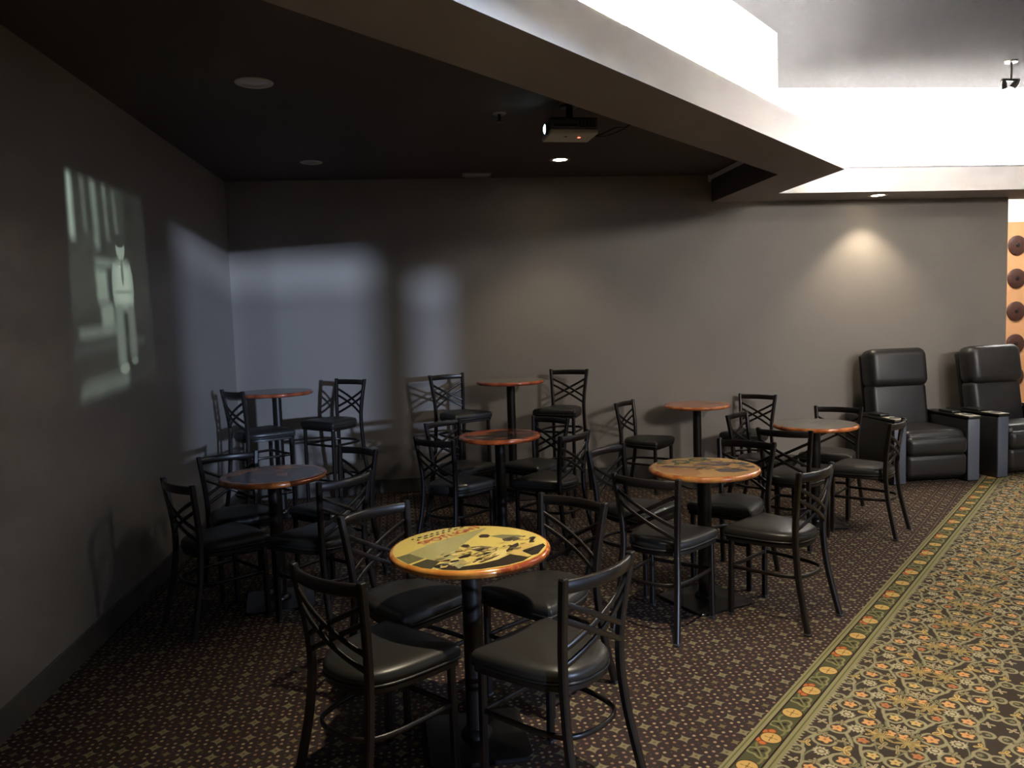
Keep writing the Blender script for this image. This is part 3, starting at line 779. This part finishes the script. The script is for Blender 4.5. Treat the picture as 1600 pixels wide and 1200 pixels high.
downlight(1.0, 2.4, ZT, True, 'added fill downlight in the high ceiling beside the foreground table', 330, r=.09, spot=80, blend=1.0)  # unseen lamp added to brighten the foreground table and its floor
downlight(3.7, 4.0, ZT, True, 'added fill downlight in the high ceiling over the middle of the walkway', DOWN_FILL_W, r=.09, spot=84, blend=.7)  # this and the next: unseen lamps added to brighten the walkway
downlight(3.9, .9, ZT, True, 'added fill downlight in the high ceiling right of the camera', DOWN_FILL_W, r=.09, spot=84, blend=.7)

def fill_spot(x, y, aim, power, cone, label):  # out-of-view spots added as fill for the back wall
    t = thing('fill_spotlight', label, 'ceiling light', (x, y, ZT), 0, 'added fill spotlights on the high ceiling behind the camera')
    bm = BM(); lathe(bm, [(.05, -.015), (.055, 0)], 20); obj('canopy', bm, M_METAL, t, 40)
    bm = BM(); lathe(bm, [(.010, -.13), (.010, -.015)], 12); obj('stem', bm, M_METAL, t, 40)
    q = (Vector(aim)-Vector((x, y, ZT-.15))).to_track_quat('-Z', 'Y')
    bm = BM(); lathe(bm, [(.045, .09), (.050, .0), (.062, -.06), (.056, -.058), (.044, .0)], 24, cap0=True, cap1=True); h = obj('lamp_head', bm, M_METAL, t, 40); h.location = (0, 0, -.15); h.rotation_euler = q.to_euler()
    d = bpy.data.lights.new('fill_beam', 'SPOT'); d.energy = power; d.color = (1, .93, .86); d.spot_size = math.radians(cone); d.spot_blend = 1.0; d.shadow_soft_size = .40
    o = bpy.data.objects.new('fill_beam', d); C.objects.link(o); o.location = Vector((0, 0, -.15))+q @ Vector((0, 0, -.20)); o.rotation_euler = q.to_euler(); o.parent = t
fill_spot(4.6, -1.6, (2.7, YB, 1.15), FILL_SPOT_W, 46, 'added fill spotlight behind the camera, aimed at the tables')
fill_spot(6.6, -1.6, (5.2, YB, 1.15), FILL_SPOT_W*1.25, 46, 'added fill spotlight behind the camera, aimed at the recliners')

# projector on its ceiling mount, lens towards the left wall
PJ = Vector((.965, 5.0, 2.735))
t = thing('ceiling_projector', 'off-white projector hanging from the dark ceiling, lens glowing', 'projector', PJ, math.radians(4))
bm = BM(); box(bm, -.155, .150, -.12, .12, 0, .034, .010, 3); obj('lower_shell', bm, M_PLASTIC, t, 40)
bm = BM(); box(bm, -.153, .148, -.118, .118, .032, .088, .008, 2); body = obj('body', bm, M_ARM, t, 40)  # upper body coloured dark to carry the shade on its sides
bm = BM(); box(bm, -.152, .147, -.118, .118, .086, .100, .004, 1); obj('top_cover', bm, M_BLACKPL, t, 40)
bm = BM(); box(bm, -.13, .02, -.1205, -.117, .046, .058, .001, 1); obj('vent_slot', bm, M_BLACKPL, body)
for k in range(5):
    bm = BM(); box(bm, .03+.022*k, .042+.022*k, -.1205, -.117, .042, .078); obj('vent_slot', bm, M_BLACKPL, body)
bm = BM(); lathe(bm, [(.034, 0), (.036, .02), (.030, .022)], 24)
ln = obj('lens_barrel', bm, M_BLACKPL, t, 40); ln.location = (-.152, -.05, .042); ln.rotation_euler = (0, math.radians(-90), 0)
bm = BM(); lathe(bm, [(.029, .022), (.018, .027), (.004, .029)], 24); g = obj('lens', bm, M_LENSGLOW, ln, 40)
bm = BM(); box(bm, .045, .060, -.03, -.015, -.002, .002); obj('status_light', bm, M_REDLED, t)
bm = BM(); box(bm, -.05, -.03, -.05, -.035, -.002, .001); obj('foot_screw', bm, M_BLACKPL, t)
bm = BM(); box(bm, -.09, .09, -.07, .07, .100, .112, .003, 1); mt = obj('mount_plate', bm, M_BLACKPL, t)
bm = BM(); lathe(bm, [(.022, .112), (.022, .185), (.055, .187), (.055, .198)], 20); obj('mount_stem', bm, M_BLACKPL, t, 40)
for k, dx in enumerate((0, .03)):
    bm = BM(); sweep(bm, catmull([(.148, .02+dx, .03), (.22, .04+dx, .02+.02*k), (.33, .10, .06+.03*k), (.44, .13+.05*k, .12), (.47, .14+.05*k, .196)], 6), circ(.005, 6)); obj('cable', bm, M_BLACKPL, t, 180)

# the film it throws: a spot lamp whose beam carries a generic black-and-white street scene
pd = bpy.data.lights.new('projector_beam', 'SPOT'); pd.energy = PROJECTOR_W; pd.spot_size = math.radians(40); pd.spot_blend = .1; pd.shadow_soft_size = .004; pd.color = (.72, 1.0, .90)
po = bpy.data.objects.new('projector_beam', pd); C.objects.link(po)
src = PJ+Vector((-.205, -.05, .042)); aim = Vector((XL, 4.74, 1.90))
po.location = src; po.rotation_euler = (aim-src).to_track_quat('-Z', 'Y').to_euler()
pd.use_nodes = True; X.nt = pd.node_tree
em = [n for n in X.nt.nodes if n.type == 'EMISSION'][0]
tc = X.nt.nodes.new('ShaderNodeTexCoord'); sp = X.nt.nodes.new('ShaderNodeSeparateXYZ'); X.nt.links.new(tc.outputs['Normal'], sp.inputs[0])
lx, ly, lz = X(sp.outputs[0]), X(sp.outputs[1]), X(sp.outputs[2])
iz = lz.abs().max(.001); s = lx/iz/.215; tt = ly/iz/.205        # -1..1 across the picture
def soft(e, w=.03): return e.below(0, w)
def rectm(x0, x1, y0, y1, w=.04, sh=0.0):
    xs = s-tt*sh
    return soft((xs-(x0+x1)/2).abs()-(x1-x0)/2, w)*soft((tt-(y0+y1)/2).abs()-(y1-y0)/2, w)
def ell(cx, cy, rx, ry, w=.10):
    return hyp((s-cx)/rx, (tt-cy)/ry).below(1, w)
cmb = X.nt.nodes.new('ShaderNodeCombineXYZ'); X.nt.links.new(s.v, cmb.inputs[0]); X.nt.links.new(tt.v, cmb.inputs[1])
gr = noise(cmb.outputs[0], 4.5, 3)
frame = soft(s.abs()-1, .05)*soft(tt.abs()-1, .05)
def over(img, m, val): return img*(1-m)+m*val
img = gr*.05+.008
img = over(img, rectm(-1, .35, -.30, 1, .08), gr*.14)
for (x0, x1, y0, y1, val) in ((-.93, -.82, .35, .98, .75), (-.62, -.55, .45, 1, .25), (-.40, -.28, .30, 1, .36), (-.10, -.03, .40, 1, .30), (.15, .22, .45, .95, .25),
                              (-.45, -.20, -.20, .10, .62), (-.40, -.10, -.45, -.22, .55), (-.90, .00, -.50, -.42, .40), (-.45, .0, .14, .20, .45)):
    img = over(img, rectm(x0, x1, y0, y1, .05, -.08), gr*val*.7+val*.65)
img = over(img, rectm(-1, .7, -.62, -.56, .05), .12)
img = over(img, rectm(-.50, .55, -1.0, -.84, .06, .4), gr*.3+.14)
# standing figure in a pale jacket
img = over(img, ell(.20, .34, .12, .12), .62); img = over(img, ell(.19, .42, .14, .07), .06)
img = over(img, ell(.00, -.04, .08, .22), .62); img = over(img, ell(.42, -.04, .08, .22), .55)
img = over(img, rectm(.02, .40, -.26, .19, .07), gr*.4+.72); img = over(img, ell(.21, .10, .035, .14), .30); img = over(img, rectm(.02, .40, -.12, -.09, .02), .45)
img = over(img, rectm(-.04, .16, -.80, -.24, .05), .42); img = over(img, rectm(.28, .46, -.74, -.24, .05), .34)
img = over(img, ell(.10, -.82, .12, .05), .6); img = over(img, ell(.38, -.77, .09, .04), .35)
out = img*frame
X.nt.links.new(out.v, em.inputs['Strength'])

# small fittings
def sprinkler(x, y, z, label):
    t = thing('sprinkler_head', label, 'sprinkler', (x, y, z))
    bm = BM(); lathe(bm, [(.040, -.006), (.045, 0)], 20); obj('escutcheon', bm, M_DARK, t, 40)
    bm = BM(); lathe(bm, [(.010, -.050), (.012, -.006)], 12); obj('nozzle', bm, M_BLACKPL, t, 40)
    bm = BM(); lathe(bm, [(.026, -.056), (.028, -.050)], 16); obj('deflector', bm, M_BLACKPL, t, 40)
sprinkler(.54, 5.17, ZC, 'small dark sprinkler head on the dark ceiling left of the projector')
t = thing('ceiling_spotlight', 'small dark twin-head spotlight hanging from the high pale ceiling', 'ceiling light', (5.28, 6.66, ZT))
bm = BM(); lathe(bm, [(.05, -.015), (.055, 0)], 20); obj('canopy', bm, M_METAL, t, 40)
bm = BM(); lathe(bm, [(.010, -.16), (.010, -.015)], 12); obj('stem', bm, M_METAL, t, 40)
bm = BM(); box(bm, -.085, .085, -.010, .010, -.175, -.155, .003, 1); obj('crossbar', bm, M_METAL, t)
for sx in (-1, 1):
    bm = BM(); lathe(bm, [(.018, 0), (.028, -.03), (.030, -.075), (.026, -.072)], 16); h = obj('lamp_head', bm, M_METAL, t, 40); h.location = (sx*.075, 0, -.165); h.rotation_euler = (.5, sx*.5, 0)
t = thing('ceiling_vent', 'dark slotted air vent in the ceiling by the back wall', 'vent', (.535, 7.27, ZC))
bm = BM(); box(bm, -.13, .13, -.075, .075, -.012, 0, .003, 1); obj('frame', bm, M_DARK, t)
for k in range(4):
    bm = BM(); box(bm, -.11, .11, -.058+.032*k, -.040+.032*k, -.022, -.010, .002, 1); obj('slat', bm, M_TRIM if k == 0 else M_DARK, t)
t = thing('wall_outlet', 'dark double socket low on the back wall by the corner stools', 'wall socket', (-.62, YB, .40))
bm = BM(); box(bm, -.04, .04, -.008, 0, -.06, .06, .003, 1); pl = obj('plate', bm, M_BASEB, t)
for z in (-.022, .022):
    bm = BM(); lathe(bm, [(.016, 0), (.016, .003)], 16); o = obj('socket', bm, M_BLACKPL, t, 40); o.location = (0, -.008, z); o.rotation_euler = (math.radians(90), 0, 0)

# dark discs on the peach lobby wall
names = ['topmost', 'second', 'third', 'fourth', 'fifth']
for k in range(5):
    t = thing('wall_disc', 'dark brown round disc on the peach wall, %s from the top' % names[k], 'wall disc', (8.22, YF, 2.40-.455*k), 0, 'column of dark discs on the peach wall')
    bm = BM(); lathe(bm, [(.135, 0), (.135, .016), (.128, .022), (.03, .024)], 36); o = obj('disc', bm, M_DISC, t, 40); o.rotation_euler = (math.radians(90), 0, 0)
    bm = BM(); lathe(bm, [(.03, .0), (.03, .030), (.022, .034)], 16); o = obj('hub', bm, M_METAL, t, 40); o.rotation_euler = (math.radians(90), 0, 0)
# added panels that brighten the lobby and the walkway, none of them in view
def panel(x, y, z, sx, sy, label, m=M_LOBBY):
    t = thing('fill_panel_light', label, 'ceiling light', (x, y, z))
    bm = BM(); box(bm, -sx/2-.03, sx/2+.03, -sy/2-.03, sy/2+.03, -.03, 0, .004, 1); obj('frame', bm, M_TRIM, t)
    bm = BM(); box(bm, -sx/2, sx/2, -sy/2, sy/2, -.036, -.028); obj('diffuser', bm, m, t)
for px_, py_, lb_ in ((4.3, 4.3, 'added square fill panel in the high ceiling right of the tables'), (6.8, 4.3, 'added square fill panel in the high ceiling towards the windows')): panel(px_, py_, ZT, .6, .6, lb_, M_PANEL)
panel(7.4, 8.8, 3.55, 2.0, .6, 'long added fill panel over the lobby past the back wall')
panel(7.4, YF+.4, 3.55, 2.0, .3, 'narrow added fill panel behind the peach lobby wall')
